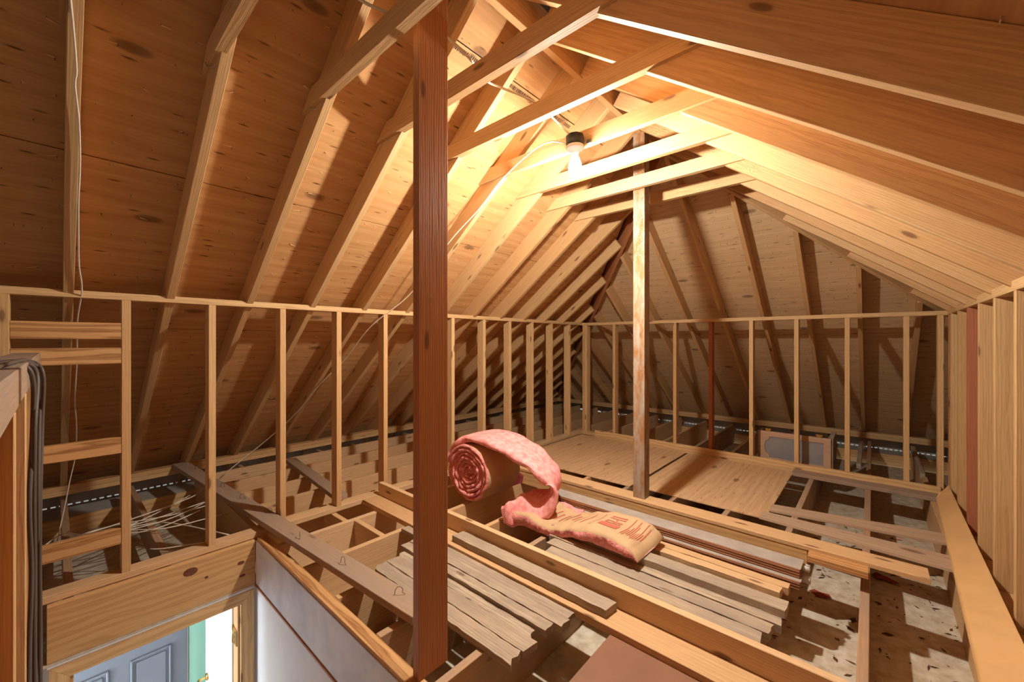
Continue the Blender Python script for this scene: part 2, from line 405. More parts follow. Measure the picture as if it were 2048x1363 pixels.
# shingle nails that came through, and splinters torn round them
def spikes(parent, to3, n, u0, u1, s0, s1, du, ds, ok, seed):
    rr = random.Random(seed); V, Fc, SV, SF = [], [], [], []
    s = s0
    while s < s1:
        u = u0 + rr.random() * du; s += ds
        while u < u1:
            uu, ss = u + rr.uniform(-.05, .05), s + rr.uniform(-.012, .012); u += du * rr.uniform(.6, 1.4)
            if not ok(uu, ss): continue
            b = to3(uu, ss); L = rr.uniform(.010, .024); tip = b - n * L + Vector((rr.uniform(-1, 1), rr.uniform(-1, 1), rr.uniform(-1, 1))) * .003
            e1 = (to3(uu + .1, ss) - b).normalized(); e2 = n.cross(e1); i = len(V)
            for k in range(3):
                q = k * 2.094; V.append(b + (e1 * math.cos(q) + e2 * math.sin(q)) * .0021)
            V.append(tip); Fc += [[i, i + 1, i + 3], [i + 1, i + 2, i + 3], [i + 2, i, i + 3]]
            if rr.random() < .55:                 # splinter: a thin sliver lifting off the face
                ln = rr.uniform(.015, .05) * rr.choice((-1, 1)); lift = rr.uniform(.004, .014); w = rr.uniform(.0015, .004); i = len(SV)
                a = b + e2 * rr.uniform(-.006, .006); c = a + e1 * ln - n * lift + e2 * rr.uniform(-.01, .01)
                SV += [a + e2 * w - n * .0005, a - e2 * w - n * .0005, c, a - n * .002]; SF += [[i, i + 1, i + 2], [i, i + 2, i + 3], [i + 1, i + 3, i + 2]]
    o = mesh_obj('nail_tips', V, Fc, NAIL, parent); o['kind'] = 'stuff'
    o = mesh_obj('wood_splinters', SV, SF, SPLINT, parent); o['kind'] = 'stuff'
near_r = lambda u: min(abs((u - .044) / SP - round((u - .044) / SP)), 1) * SP > .03
spikes(roofL, toL, nL, -1.2, 7.0, .1, 5.0, .13, .14, lambda u, s: u < YA + s * CA - .04 and near_r(u), 3)
spikes(roofR, toR, nR, -.5, 6.0, .1, 3.5, .2, .14, lambda u, s: u < YA + s * CA - .04 and near_r(u), 4)
spikes(roofB, toB, nB, -5.0, 2.0, .2, 5.0, .11, .10, lambda u, s: abs(u - XR) < s * CA - .04, 5)

# black edge stamp printed along the sheets below the ridge
for y0 in (1.27, 1.675, 2.08):
    V, Fc = [], []
    y = y0 + .03
    while y < y0 + SP - .05:
        w = R.uniform(.004, .009); i = len(V)
        for (yy, ss) in ((y, .268), (y + w, .268), (y + w, .268 + R.uniform(.02, .032)), (y, .29)): V.append(toL(yy, ss) - nL * .0008)
        Fc.append([i, i + 1, i + 2, i + 3]); y += w + R.uniform(.002, .006)
    o = mesh_obj('edge_stamp', V, Fc, STAMP, roofL); o['kind'] = 'stuff'

# collar ties nailed to the near side of each rafter pair
TB = 2.452
for i, y in enumerate(YR):
    if y < -1.3 or y > 3.4: continue
    yt = y - .0385
    xb, xt = .825, .715
    if y > 3.2: xb, xt = .80, .70
    P = [(XR - xb, yt, TB), (XR + xb, yt, TB), (XR + xt, yt, TB + .089), (XR - xt, yt, TB + .089)]
    ti = prism('collar_tie', P, (0, .038, 0), PINE if i % 2 else STUD, ceiling, xdir=(1, 0, 0))
    if .2 < y < 1.4:                              # bent wire staple under the end
        tube('wire_staple', [(XR - .74, yt - .004, TB + .012), (XR - .735, yt + .004, TB - .006), (XR - .70, yt + .02, TB - .012), (XR - .68, yt + .03, TB - .002)], .0022, STEEL, ti, seg=5)

# eave plates (doubled) and soffit with slotted vent strips
X_E, Y_E = XR - 3.69, YA + 3.69
for z in (.04, .079):
    bx('eave_plate', X_E - .089, X_E, YB0, Y_E + .08, z, z + .038, STUD, roofL)
    bx('eave_plate', X_E, XR + 3.69, Y_E, Y_E + .089, z, z + .038, STUD, roofB)
    bx('eave_plate', XR + 3.69, XR + 3.78, YB0, Y_E + .08, z, z + .038, STUD, roofR)
XF, YF = XR - EAVE + .13, YA + EAVE - .13         # fascia planes
bx('soffit_fascia', XF - .02, XF, YB0, YF, -.118, .02, VENTW, roofL)
bx('soffit_fascia', XF, 2.8, YF, YF + .02, -.118, .02, VENTW, roofB)
bx('soffit_board', X_E - .02, X_E - .005, YB0, YF, -.30, -.150, HEADER, roofL)
bx('soffit_board', X_E, 2.8, Y_E + .065, Y_E + .10, -.30, -.150, HEADER, roofB)
def vent(parent, a, b, n):
    a, b = Vector(a), Vector(b); L = (b - a).length; d = (b - a) / L; V, Fc = [], []
    cnt = int(L / .05)
    def q(s0, s1, z0, z1, o):
        i = len(V)
        for (s, z) in ((s0, z0), (s1, z0), (s1, z1), (s0, z1)): V.append(a + d * s + Vector((0, 0, z)) + n * o)
        Fc.append([i, i + 1, i + 2, i + 3])
    q(0, L, .012, .028, 0); q(0, L, -.008, 0, 0)
    for k in range(cnt): q(k * .05, k * .05 + .02, 0, .012, 0)
    o = mesh_obj('vent_strip', V, Fc, VENTW, parent); o['kind'] = 'stuff'
vent(roofL, (XF, -.8, -.145), (XF, 3.2, -.145), Vector((1, 0, 0)))
vent(roofB, (-3.3, YF, -.145), (2.2, YF, -.145), Vector((0, -1, 0)))
bx('soffit_underside', XF - .02, X_E - .02, YB0, YF, -.165, -.152, VENTW, roofL)
bx('soffit_underside', X_E, 2.8, Y_E + .1, YF + .02, -.165, -.152, VENTW, roofB)

# the attic closed off at the right-hand eave
bx('eave_panel', XR + 3.9, XR + 3.92, YB0, YF, -.3, .1, PLY, roofR)

# ------------------------------------------------------------------ floor: joists, headers, drywall below
floor = empty('floor', (-1.3, 3, -.29), 'open attic floor of joists over drywall', None, None, 'structure')
JD = .285
ST_Y0, ST_Y1, ST_X0, ST_X1 = -.05, .88, -3.05, -.30      # stair opening
JX = [-.03 + SP * j for j in range(-12, 7)]
for x in JX:
    if x < -5.05 or x > 2.3: continue
    y0 = .96 if x < ST_X1 else YB0
    bx('joist', x - .019, x + .019, y0, Y_E + .06, -JD, 0, DUSTY if (x > -2 and x < .3) else FLOORW, floor)
bx('stair_header', -3.13, ST_X1 + .1, .918, .958, -JD, 0, PINE, floor)
bx('stair_header', -5.05, -3.20, .918, .958, -JD, 0, FLOORW, floor)
for y in (.046, .452, -.36, -.77):               # lookouts to the left eave
    bx('lookout', X_E - .05, -3.22, y - .019, y + .019, -.19, 0, DUSTY, floor)
for y in YR:
    if 1.0 < y < 6.9: bx('lookout', X_E - .05, JX[1] - .02 if JX[0] < -5.05 else JX[0] - .02, y + .02, y + .058, -.19, -.002, DUSTY, floor)
for i, y in enumerate((1.462, 2.7, 3.6)):
    bx('blocking', JX[5] + .0195, JX[6] - .0195, y, y + .038, -.19, -.004, FLOORW, floor)
bx('blocking', JX[4] + .06, JX[5] - .0195, 1.40, 1.438, -.19, -.004, FLOORW, floor)
# drywall of the ceiling below, lying under the joists, with the stair opening left free
for (x0, x1, y0, y1) in ((-5.05, ST_X0, YB0, Y_E), (ST_X0, ST_X1, ST_Y1, Y_E), (ST_X1, 2.4, YB0, Y_E), (ST_X0, ST_X1, YB0, ST_Y0 - .1)):
    bx('drywall_sheet', x0, x1, y0, y1, -JD - .014, -JD - .0005, DRY, floor, bev=0)
# plywood laid on the joists at the back
bx('plywood_sheet', -3.05, -1.635, 3.44, 4.90, .001, .0135, PLYF, floor)
bx('plywood_sheet', -1.605, -.59, 3.475, 4.90, .001, .0135, PLYF, floor)

# ------------------------------------------------------------------ knee walls
WZ = 1.5435
wl = empty('wall_left', (-3.1, 2.4, 0), 'open stud knee wall on the left under the rafters', None, None, 'structure')
bx('bottom_plate', -3.18, -3.09, -.30, 5.06, 0, .038, FLOORW, wl)
bx('top_plate', -3.18, -3.09, -.60, 5.06, WZ, WZ + .038, STUD, wl)
LY = [-.185, .241, .633, 1.041, 1.441, 1.844, 2.586, 3.017, 3.43, 3.837, 4.237, 4.651]
for y in LY:
    bx('stud', -3.179, -3.09, y, y + .038, .038, WZ, STUD, wl)
for y in (2.215,): bx('stud', -3.179, -3.09, y, y + .038, .038, WZ, STUD, wl)
for z, y0 in ((1.372, -.147), (1.238, -.147), (.745, -.147), (.245, -.147)):
    bx('blocking', -3.130, -3.092, y0, .2405, z - .044, z + .044, GRAINY, wl)
wb_ = empty('wall_back', (-1.3, 5.0, 0), 'open stud knee wall across the back of the attic', None, None, 'structure')
bx('bottom_plate', -3.09, .47, 4.97, 5.06, 0, .038, FLOORW, wb_)
bx('top_plate', -3.09, .559, 4.97, 5.06, WZ - .008, WZ + .03, STUD, wb_)
for x in (-3.08, -3.042, -2.61, -2.21, -1.807, -1.404, -.996, -.594, -.198, .204, .412):
    bx('stud', x, x + .038, 4.97, 5.059, .038, WZ - .008, REDPINE if abs(x + 1.404) < .01 else STUD, wb_)
bx('kick_board', -2.86, .43, 4.93, 4.968, .0, .089, HEADER, wb_)
wr = empty('wall_right', (.5, 3.5, 0), 'closely set stud knee wall on the right', None, None, 'structure')
bx('bottom_plate', .47, .559, .6, 4.96, 0, .038, FLOORW, wr)
bx('top_plate', .47, .559, .6, 4.969, WZ - .002, WZ + .046, STUD, wr)
for i, y in enumerate((4.92, 4.80, 4.435, 4.03, 3.65, 3.235, 2.82, 2.413, 2.006, 1.6, 1.19, .79)):
    bx('stud', .47, .559, y - .019, y + .019, .038, WZ - .002, REDPINE if i == 3 else (GRAINY if i == 0 else STUD), wr)

# half wall round the stairs, at the left edge of the view
ws = empty('wall_stair', (-1.8, -.1, 0), 'framed half wall with worn plate along the stairs', None, None, 'structure')
board('top_plate', (-3.085, -.0945, 1.222), (-.55, -.0945, 1.222), .089, .076, DUSTTOP, ws)
for i, x in enumerate((-3.06, -2.55, -2.05, -1.62, -1.2, -.8)):
    bx('stud', x - .019, x + .019, -.139, -.05, -.28, 1.184, PINE, ws)
bx('backing_board', -3.08, -.55, -.155, -.141, -.28, 1.184, BROWN, ws)
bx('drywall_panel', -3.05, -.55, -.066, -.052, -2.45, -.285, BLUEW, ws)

# ------------------------------------------------------------------ stairwell and the hall below
header = bx('trim_1', -3.088, -3.05, -.03, .878, -.285, -.001, HEADER); tag(header, 'wide knotty pine header board over the stair doorway', None, None, 'structure')
for (u, v, a, b) in ((381, 1143, .036, .024), (413, 1154, .010, .008), (482, 1125, .020, .012), (485, 1150, .018, .009)):
    k = onX(-3.0495, u, v); pts = [(-3.0495, k.y + a * math.cos(q * .5236), k.z + b * math.sin(q * .5236)) for q in range(12)]
    prism('knot', pts, (-.0006, 0, 0), KNOT, header, xdir=(0, 1, 0))
strip = bx('trim_2', -3.086, -3.052, -.03, .874, -.312, -.2855, WHITEP); tag(strip, 'thin white drywall edge between header and door casing', None, None, 'structure')
cas = empty('trim_3', (-3.06, .42, -.36), 'pine door casing below the header board', None, None, 'structure')
def miter(name, pts): prism(name, pts, (-.018, 0, 0), HEADER, cas, xdir=None)
prism('casing_head', [(-3.05, -.022, -.313), (-3.05, .868, -.313), (-3.05, .796, -.385), (-3.05, .05, -.385)], (-.018, 0, 0), HEADER, cas, xdir=(0, 1, 0))
prism('casing_side', [(-3.05, .868, -.314), (-3.05, .868, -2.44), (-3.05, .796, -2.44), (-3.05, .796, -.386)], (-.018, 0, 0), HEADER, cas, xdir=(0, 0, 1))
prism('casing_side', [(-3.05, -.022, -.314), (-3.05, .05, -.386), (-3.05, .05, -2.44), (-3.05, -.022, -2.44)], (-.018, 0, 0), HEADER, cas, xdir=(0, 0, 1))
bx('jamb', -3.19, -3.069, .782, .80, -2.44, -.372, PINE, cas); bx('jamb', -3.19, -3.069, .045, .062, -2.44, -.372, PINE, cas)
bx('jamb', -3.19, -3.069, .062, .782, -.386, -.370, PINE, cas)
hw = empty('wall_hall', (-3.6, .4, -2.45), 'mint green walls of the hall seen through the doorway', None, None, 'structure')
bx('wall_panel', -4.06, -4.03, .70, 2.2, -2.45, -.30, GREEN, hw, bev=0)
bx('wall_panel', -4.06, -4.03, -1.6, -.10, -2.45, -.30, HALLW, hw, bev=0)
bx('wall_panel', -4.06, -4.03, -.10, .70, -.40, -.30, HALLW, hw, bev=0)
bx('wall_panel', -3.19, -3.07, .80, 2.2, -2.45, -.30, HALLW, hw, bev=0)
bx('wall_panel', -3.19, -3.07, -1.6, .045, -2.45, -.30, HALLW, hw, bev=0)
bx('wall_panel', -3.19, -3.09, .045, .80, -.365, -.30, HALLW, hw, bev=0)
bx('wall_panel', -4.06, -3.07, 2.2, 2.23, -2.45, -.30, HALLW, hw, bev=0)
# end wall of the hall with a window in it
for (x0, x1, z0, z1) in ((-4.06, -3.92, -2.45, -.30), (-3.22, -3.07, -2.45, -.30), (-3.92, -3.22, -2.45, -1.75), (-3.92, -3.22, -.75, -.30)):
    bx('wall_panel', x0, x1, -1.62, -1.6, z0, z1, HALLW, hw, bev=0)
bx('hall_floor', -4.06, -.3, -1.6, 2.2, -2.48, -2.45, PINE, hw, bev=0)
sw = empty('wall_stairwell', (-1.7, .9, -2.45), 'pale board and drywall side of the stairwell', None, None, 'structure')
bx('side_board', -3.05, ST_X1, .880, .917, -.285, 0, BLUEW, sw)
bx('edge_strip', -3.05, ST_X1, .874, .90, -.300, -.286, BROWN, sw)
bx('drywall_panel', -3.05, ST_X1, .884, .90, -2.45, -.301, WHITEP, sw)
bx('drywall_panel', ST_X1, ST_X1 + .015, ST_Y0, .88, -2.45, -.285, WHITEP, sw)
bx('side_board', ST_X1 + .0, ST_X1 + .038, ST_Y0 - .1, .878, -.285, 0, PINE, sw)
bx('top_strip', -3.04, ST_X1, .885, .945, .0005, .018, GRAINY, sw)

# grey six-panel door across the hall
d1 = empty('door_1', (-4.03, .3, -2.45), 'grey six panel door closed across the hall', None, None, 'structure')
bx('door_leaf', -4.055, -4.022, -.085, .685, -2.44, -.42, GREYDOOR, d1)
for (y0, y1) in ((.02, .25), (.36, .59)):
    for (z0, z1) in ((-.78, -.54), (-1.62, -1.0), (-2.3, -1.78)):
        a = bx('door_panel', -4.022, -4.015, y0 + .03, y1 - .03, z0 + .03, z1 - .03, GREYDOOR, d1, bev=.005)
        for (q0, q1, w0, w1) in ((y0, y1, z1 - .014, z1), (y0, y1, z0, z0 + .014), (y0, y0 + .014, z0, z1), (y1 - .014, y1, z0, z1)):
            bx('panel_moulding', -4.022, -4.010, q0, q1, w0, w1, GREYDOOR, a, bev=.004)
d2 = empty('door_2', (-3.15, .78, -2.45), 'white stair door standing open into the hall', None, None, 'structure')
bx('door_leaf', -3.86, -3.16, .772, .806, -2.43, -.40, WHITEP, d2)
hg = bx('hinge', -3.150, -3.075, .7755, .7815, -.66, -.56, BRASS, d2, bev=.001)
for z in (-.64, -.61, -.58): lathe('hinge_screw', [(.0, .0), (.005, .0), (.005, .002)], Vector((-3.11, .774, z)), NAIL, hg, seg=8, axis='y')
tube('hinge_pin', [(-3.153, .776, -.665), (-3.153, .776, -.555)], .006, BRASS, hg, n=1, seg=8)
hz = on(1, .76, 405, 1352).z + .05
lv = tube('lever_handle', [(-3.80, .772, hz), (-3.80, .73, hz), (-3.795, .715, hz), (-3.75, .712, hz + .004), (-3.70, .714, hz - .004), (-3.675, .718, hz + .003)], .009, BRASS, d2, seg=8)
lathe('rose', [(.0, -.012), (.022, -.012), (.027, -.004), (.027, 0)], Vector((-3.80, .772, hz)), BRASS, lv, seg=16, axis='y')

# ------------------------------------------------------------------ posts
p1 = bx('wooden_post', -1.329, -1.291, .918, 1.060, .0195, Z0 - .02, BROWN)
tag(p1, 'tall reddish-brown plank post nearest the viewer', 'post')
p2 = bx('wooden_post', -1.355, -1.266, 2.905, 2.994, .1405, Z0 - .02, PEEL)
tag(p2, 'weathered post with peeling whitish paint under the end of the ridge', 'post')

# ------------------------------------------------------------------ long stiffening beams on the joists
b1 = empty('stiffening_beam', (-1.5, 1.8, 0), 'long pale beam of edge board and flat board in front of the insulation', 'beam')
bx('edge_board', -3.08, .43, 1.790, 1.828, .001, .14, FLOORW, b1)
bx('flat_board', -3.08, -.05, 1.648, 1.788, .001, .038, FLOORW, b1)
b2 = empty('stiffening_beam', (-1.2, 2.9, 0), 'long pale beam carrying the weathered post, flat board on edge board', 'beam')
bx('edge_board', -2.6, -.28, 2.872, 2.910, .001, .115, HEADER, b2)
bx('flat_board', -2.6, .215, 2.868, 3.008, .1155, .14, FLOORW, b2)
bx('cleat', -.272, -.015, 2.79, 2.867, .085, .123, GRAINY, b2)
fb = bx('flat_plank', -.59, .42, 4.79, 4.928, .001, .036, DUSTTOP); tag(fb, 'dusty flat plank against the kick board of the back wall', 'plank')

# hardboard sheet at the bottom edge
hb = prism('hardboard_sheet', [onZ(.001, 1225, 1266), onZ(.001, 1410, 1366), (-.25, 1.1, .001), (-.87, 1.1, .001)], (0, 0, .008), HARDB); tag(hb, 'brown hardboard sheet at the bottom edge of the view', 'board')
hb.location.z += 0.0

# ------------------------------------------------------------------ loose boards
def rough_board(name, x0, x1, y0, y1, z0, z1, mat, label, group=None, cat='plank', yaw=0.0, jag=.006, seed=0):
    """weathered board with ragged ends and uneven edges"""
    rr = random.Random(seed + 11); n = 26; V, Fc = [], []
    c = Vector(((x0 + x1) / 2, (y0 + y1) / 2, (z0 + z1) / 2)); L = x1 - x0; w = y1 - y0; h = z1 - z0
    ew = [rr.uniform(-1, 1) for _ in range(n + 1)]; ev = [rr.uniform(-1, 1) for _ in range(n + 1)]
    ends = [rr.uniform(-1, 1) for _ in range(4)]
    for i in range(n + 1):
        x = -L / 2 + L * i / n
        for k, (yy, zz) in enumerate(((-w / 2, -h / 2), (-w / 6, -h / 2), (w / 6, -h / 2), (w / 2, -h / 2), (w / 2, h / 2), (w / 6, h / 2), (-w / 6, h / 2), (-w / 2, h / 2))):
            xx = x + (ends[min(k, 7 - k)] * jag if i in (0, n) else 0)
            e = ew[i] if yy < 0 else ev[i]
            V.append((xx, yy + e * .0025 * (1 if abs(yy) > w / 4 else 0), zz + (rr.uniform(-.001, .001) if zz > 0 else 0)))
    for i in range(n):
        for k in range(8):
            Fc.append([i * 8 + k, i * 8 + (k + 1) % 8, (i + 1) * 8 + (k + 1) % 8, (i + 1) * 8 + k])
    Fc += [[0, 1, 6, 7], [1, 2, 5, 6], [2, 3, 4, 5]]; b = n * 8
    Fc += [[b + 7, b + 6, b + 1, b], [b + 6, b + 5, b + 2, b + 1], [b + 5, b + 4, b + 3, b + 2]]
    o = mesh_obj(name, V, [f[::-1] for f in Fc], mat)
    o.matrix_world = Matrix.Translation(c) @ Matrix.Rotation(yaw, 4, 'Z')
    return tag(o, label, cat, group)
G1, G2 = 'loose weathered planks beside the brown post', 'old planks stacked behind the long beam'
rough_board('weathered_plank', -2.0, -.91, 1.685, 1.772, .0385, .076, GREYW, 'thick grey weathered plank lying on the flat board of the front beam', G1, seed=1, jag=.012)
rough_board('weathered_plank', -2.43, -1.06, 1.588, 1.644, .001, .024, GREYW, 'narrow weathered plank beside the flat board of the front beam', G1, seed=2)
rough_board('weathered_plank', -2.22, -1.045, 1.512, 1.578, .001, .034, GREYW, 'weathered plank with dark burn-like stain near its end', G1, seed=3)
rough_board('weathered_plank', -2.22, -1.085, 1.444, 1.506, .001, .033, GREYW, 'weathered plank pressed against the stained one, ending shorter', G1, seed=14)
rough_board('weathered_plank', -2.16, -1.13, 1.384, 1.434, .001, .018, GREYW, 'thin split weathered plank sunk between thicker ones', G1, seed=4, jag=.014)
rough_board('weathered_plank', -2.12, -1.07, 1.290, 1.372, .001, .029, GREYW, 'weathered plank with a knot hole at its ragged end', G1, seed=5, jag=.014)
rough_board('weathered_plank', -2.12, -1.085, 1.203, 1.284, .001, .030, GREYW, 'weathered plank nearest the viewer of the loose planks beside the brown post', G1, seed=15, jag=.012)
rough_board('weathered_plank', -1.62, -.298, 2.225, 2.318, .0405, .078, GREYW, 'thick ragged-edged grey plank, topmost of the stack behind the front beam', G2, seed=6)
rough_board('weathered_plank', -1.6, -.31, 2.165, 2.26, .001, .040, GREYW, 'grey plank under the ragged topmost one of the stack', G2, seed=7)
rough_board('weathered_plank', -1.55, -.335, 2.075, 2.160, .001, .036, GREYW, 'grey plank in the middle of the stack behind the front beam', G2, seed=8)
rough_board('weathered_plank', -1.5, -.36, 1.975, 2.070, .001, .034, GREYW, 'grey plank of the stack nearest the edge board of the front beam', G2, seed=9)
rough_board('pine_stick', -1.95, -.325, 2.515, 2.575, .001, .038, FLOORW, 'pale pine stick lying next to the grey rails', 'pale pine sticks', 'stick', seed=10, jag=.003)
rough_board('pine_stick', -1.95, -.352, 2.445, 2.510, .001, .038, FLOORW, 'pale pine stick lying next to the grey stacked planks', 'pale pine sticks', 'stick', seed=12, jag=.003)
# grey dusty rails with curled vinyl ends
for (y0, y1, z0, z1, lab, xe) in ((2.60, 2.735, .001, .048, 'lower brown-sided rail with curled white vinyl end', -.285), (2.635, 2.765, .0485, .098, 'upper grey dust-covered rail with curled white vinyl end', -.290)):
    rl = empty('window_rail', (-1.1, (y0 + y1) / 2, z0), lab, 'rail', 'dusty rails along the post beam')
    bx('rail_body', -2.0, xe, y0, y1, z0, z1, REEDED, rl)
    bx('rail_top', -2.0, xe + .004, y0 + .004, y1, z1, z1 + .002, GREYP, rl, bev=0)
    for k in range(3): bx('groove_strip', -2.0, xe, y0 - .003, y0 + .0005, z0 + .006 + k * .014, z0 + .012 + k * .014, REEDED, rl, bev=.001)
    cx, cy, cz = xe + .004, y1 - .03, (z0 + z1) / 2
    curl = [(cx + .004, cy + math.cos(a) * (.004 + a * .0032), cz + math.sin(a) * (.004 + a * .0028)) for a in [i * .45 for i in range(16)]]
    V, Fc = [], []
    for (x, y, z) in curl:
        V += [(x - .02, y, z), (x + .026, y, z)]
    for i in range(len(curl) - 1): Fc.append([2 * i, 2 * i + 1, 2 * i + 3, 2 * i + 2])
    o = mesh_obj('vinyl_curl', V, Fc, VINYL, rl, smooth=True)
    sm = o.modifiers.new('thick', 'SOLIDIFY'); sm.thickness = .003
# plywood strips on the right
def quad_board(name, pts, th, mat, label, cat='plank', group=None):
    o = prism(name, pts, (0, 0, th), mat, None, xdir=Vector(pts[1]) - Vector(pts[0])); return tag(o, label, cat, group)
quad_board('plywood_strip', [(-.60, 3.66, .001), (.40, 3.815, .001), (.40, 4.0, .001), (-.60, 3.80, .001)], .017, PLYS, 'dusty plywood strip lying farther back across the right-hand joists', 'plank', 'dusty plywood strips')
quad_board('plywood_strip', [(-.63, 3.465, .001), (.37, 3.39, .001), (.37, 3.60, .001), (-.63, 3.60, .001)], .017, PLYS, 'dusty plywood strip lying closest behind the post beam', 'plank', 'dusty plywood strips')

# kraft-paper covered board along the foot of the right wall
def kraft_board():
    n, m = 70, 10; V, Fc = [], []; rr = random.Random(5)
    ph = [rr.uniform(0, 6) for _ in range(8)]
    a0, a1 = Vector((.285, 2.0, .045)), Vector((.385, 4.76, .045)); c0, c1 = Vector((.445, 2.0, .11)), Vector((.468, 4.88, .135))
    for s in (0, 1):
        for i in range(n + 1):
            t = i / n
            for j in range(m + 1):
                q = j / m; p = (a0.lerp(a1, t)).lerp(c0.lerp(c1, t), q)
                y = p.y
                dz = .004 * math.sin(y * 17 + q * 2.4 + ph[0]) * math.sin(y * 5.3 + ph[1]) + .003 * math.sin(y * 41 + q * 5 + ph[2]) * max(0, math.sin(y * 3 + ph[3]))
                dz *= math.sin(math.pi * min(1, max(0, q * 1.0)) * .8 + .3)
                V.append(p + Vector((-.3, 0, 1)).normalized() * (dz if s == 0 else -.028))
    N = (n + 1) * (m + 1)
    for i in range(n):
        for j in range(m):
            a = i * (m + 1) + j; f = [a, a + m + 1, a + m + 2, a + 1]; Fc.append(f[::-1]); Fc.append([N + k for k in f])
    for i in range(n):
        a = i * (m + 1); Fc.append([a, a + m + 1, N + a + m + 1, N + a][::-1]); b = a + m; Fc.append([b, b + m + 1, N + b + m + 1, N + b])
    for j in range(m): Fc.append([j, j + 1, N + j + 1, N + j]); b = n * (m + 1); Fc.append([b + j, b + j + 1, N + b + j + 1, N + b + j][::-1])
    return tag(mesh_obj('paper_wrapped_board', V, Fc, KRAFTB, smooth=True), 'tan paper-wrapped board tilted along the foot of the right wall', 'board')
kraft_board()

# plank with wire hooks crossing the left wall, and a second one behind it
hp = empty('hook_plank', (-3.4, .95, .04), 'long plank with wire hooks lying across the left bottom plate', 'plank')
A_, B_ = Vector((-5.02, .80, .120)), Vector((-1.55, 1.12, .060))
hpl = board('plank', A_, B_, .115, .038, DUSTTOP, hp)
hd = (B_ - A_).normalized(); hs = Vector((-hd.y, hd.x, 0))
for (u, v) in ((360, 927), (390, 947), (442, 980), (480, 1003), (533, 1031), (600, 1074), (682, 1124), (790, 1185)):
    w = onZ(.09, u, v); t = (w - A_).dot(hd); b = A_ + hd * t + Vector((0, 0, .019)); a = R.uniform(-.8, .8)
    e = Vector((math.cos(a), math.sin(a), 0)); s = (w - A_).dot(hs); b += hs * max(-.04, min(.04, s))
    k = 1.5; up = Vector((0, 0, 1))
    tube('hook', [b + e * x * k + up * z * k for (x, z) in ((0, 0), (0, .010), (.006, .022), (.018, .026), (.026, .016), (.024, .008), (.034, .002))], .0017, NAIL, hp, n=4, seg=5)
sp = board('short_plank', (-4.72, 1.70, .020), (-3.2, 1.53, .058), .10, .038, DUSTTOP); tag(sp, 'short plank resting on the joists behind the left wall', 'plank')

# ------------------------------------------------------------------ insulation
ir = empty('insulation_roll', (-2.44, 2.4, 0), 'roll of pink fibreglass insulation with kraft paper, its end unrolled', 'insulation')
def roll():
    rr = random.Random(3); cx, cz = -2.44, .252; turns, pitch, r0 = 6.6, .0325, .022; n = int(turns * 40); Y0, Y1 = 2.20, 2.58
    th = .0285; prof = []
    for i in range(n + 1):
        a = i / 40 * 2 * math.pi
        r = r0 + pitch * i / 40
        sq = 1 + .07 * math.sin(2 * a + .6) * (1 - i / n) + .05 * math.sin(3 * a + 1.3) * (1 - i / n) + .016 * math.sin(5.2 * a)
        prof.append((a, r * sq))
    V, Fc, FM = [], [], []; K = 8
    ye0 = 0
    for i, (a, r) in enumerate(prof):
        ye0 = ye0 * .7 + rr.uniform(-.012, .012); cen = -.02 * (1 - i / n)
        ra, rb = max(.004, r - th / 2), r + th / 2; ca, sa = math.cos(a), math.sin(a)
        def P(rad, y): return (cx + ca * rad, y, cz + sa * rad * .98)
        j = rr.uniform(-.004, .004)
        V += [P(ra, Y1), P(ra, Y0 + .008 + ye0 - cen), P(ra + th * .3, Y0 - .006 + ye0 + j - cen), P(ra + th * .7, Y0 - .007 + ye0 - j - cen), P(rb, Y0 + .008 + ye0 - cen), P(rb, (Y0 + Y1) / 2), P(rb, Y1), P((ra + rb) / 2, Y1 + .004)]
    for i in range(n):
        outer = i > n - 42
        for k in range(K):
            k2 = (k + 1) % K; Fc.append([i * K + k, i * K + k2, (i + 1) * K + k2, (i + 1) * K + k])
            FM.append(2 if (outer and k in (4, 5)) else (1 if k in (1, 2, 3) else 0))
    Fc += [list(range(K))[::-1], [n * K + k for k in range(K)]]; FM += [0, 0]
    return mesh_obj('roll_coil', V, [f[::-1] for f in Fc], None, ir, True, [PINK, PINKE, KRAFT], FM)
roll()
def loft(name, secs, K, mats, fm, parent, amp, seed, smooth=True):
    """secs: (centre, width dir, normal dir, half width, half thickness); rounded slab lofted through them"""
    rr = random.Random(seed); V, Fc, FM = [], [], []
    for (c, w, nn, hw_, ht) in secs:
        for k in range(K):
            q = 2 * math.pi * k / K; cw, sw_ = math.cos(q), math.sin(q)
            x = math.copysign(abs(cw) ** .35, cw) * hw_; z = math.copysign(abs(sw_) ** .7, sw_) * ht
            V.append(c + w * (x + rr.uniform(-amp, amp)) + nn * (z + rr.uniform(-amp, amp)))
    for i in range(len(secs) - 1):
        for k in range(K):
            k2 = (k + 1) % K; Fc.append([i * K + k, i * K + k2, (i + 1) * K + k2, (i + 1) * K + k])
            FM.append(fm((k + .5) / K))
    Fc += [list(range(K))[::-1], [(len(secs) - 1) * K + k for k in range(K)]]; FM += [0, 0]
    return mesh_obj(name, V, Fc, None, parent, smooth, mats, FM)
keys = [((-2.70, 2.39, .30), 0, .19), ((-2.62, 2.39, .44), 0, .19), ((-2.44, 2.39, .525), 0, .19), ((-2.22, 2.39, .520), 0, .19), ((-2.0, 2.40, .465), 3, .19), ((-1.83, 2.42, .375), 12, .185),
        ((-1.745, 2.43, .26), 25, .175), ((-1.775, 2.36, .165), 45, .15), ((-1.86, 2.28, .105), 62, .115), ((-1.95, 2.21, .065), 80, .085), ((-2.02, 2.18, .045), 90, .06)]
path = smooth_path([Vector(k[0]) for k in keys], 7)
secs = []; tw = []
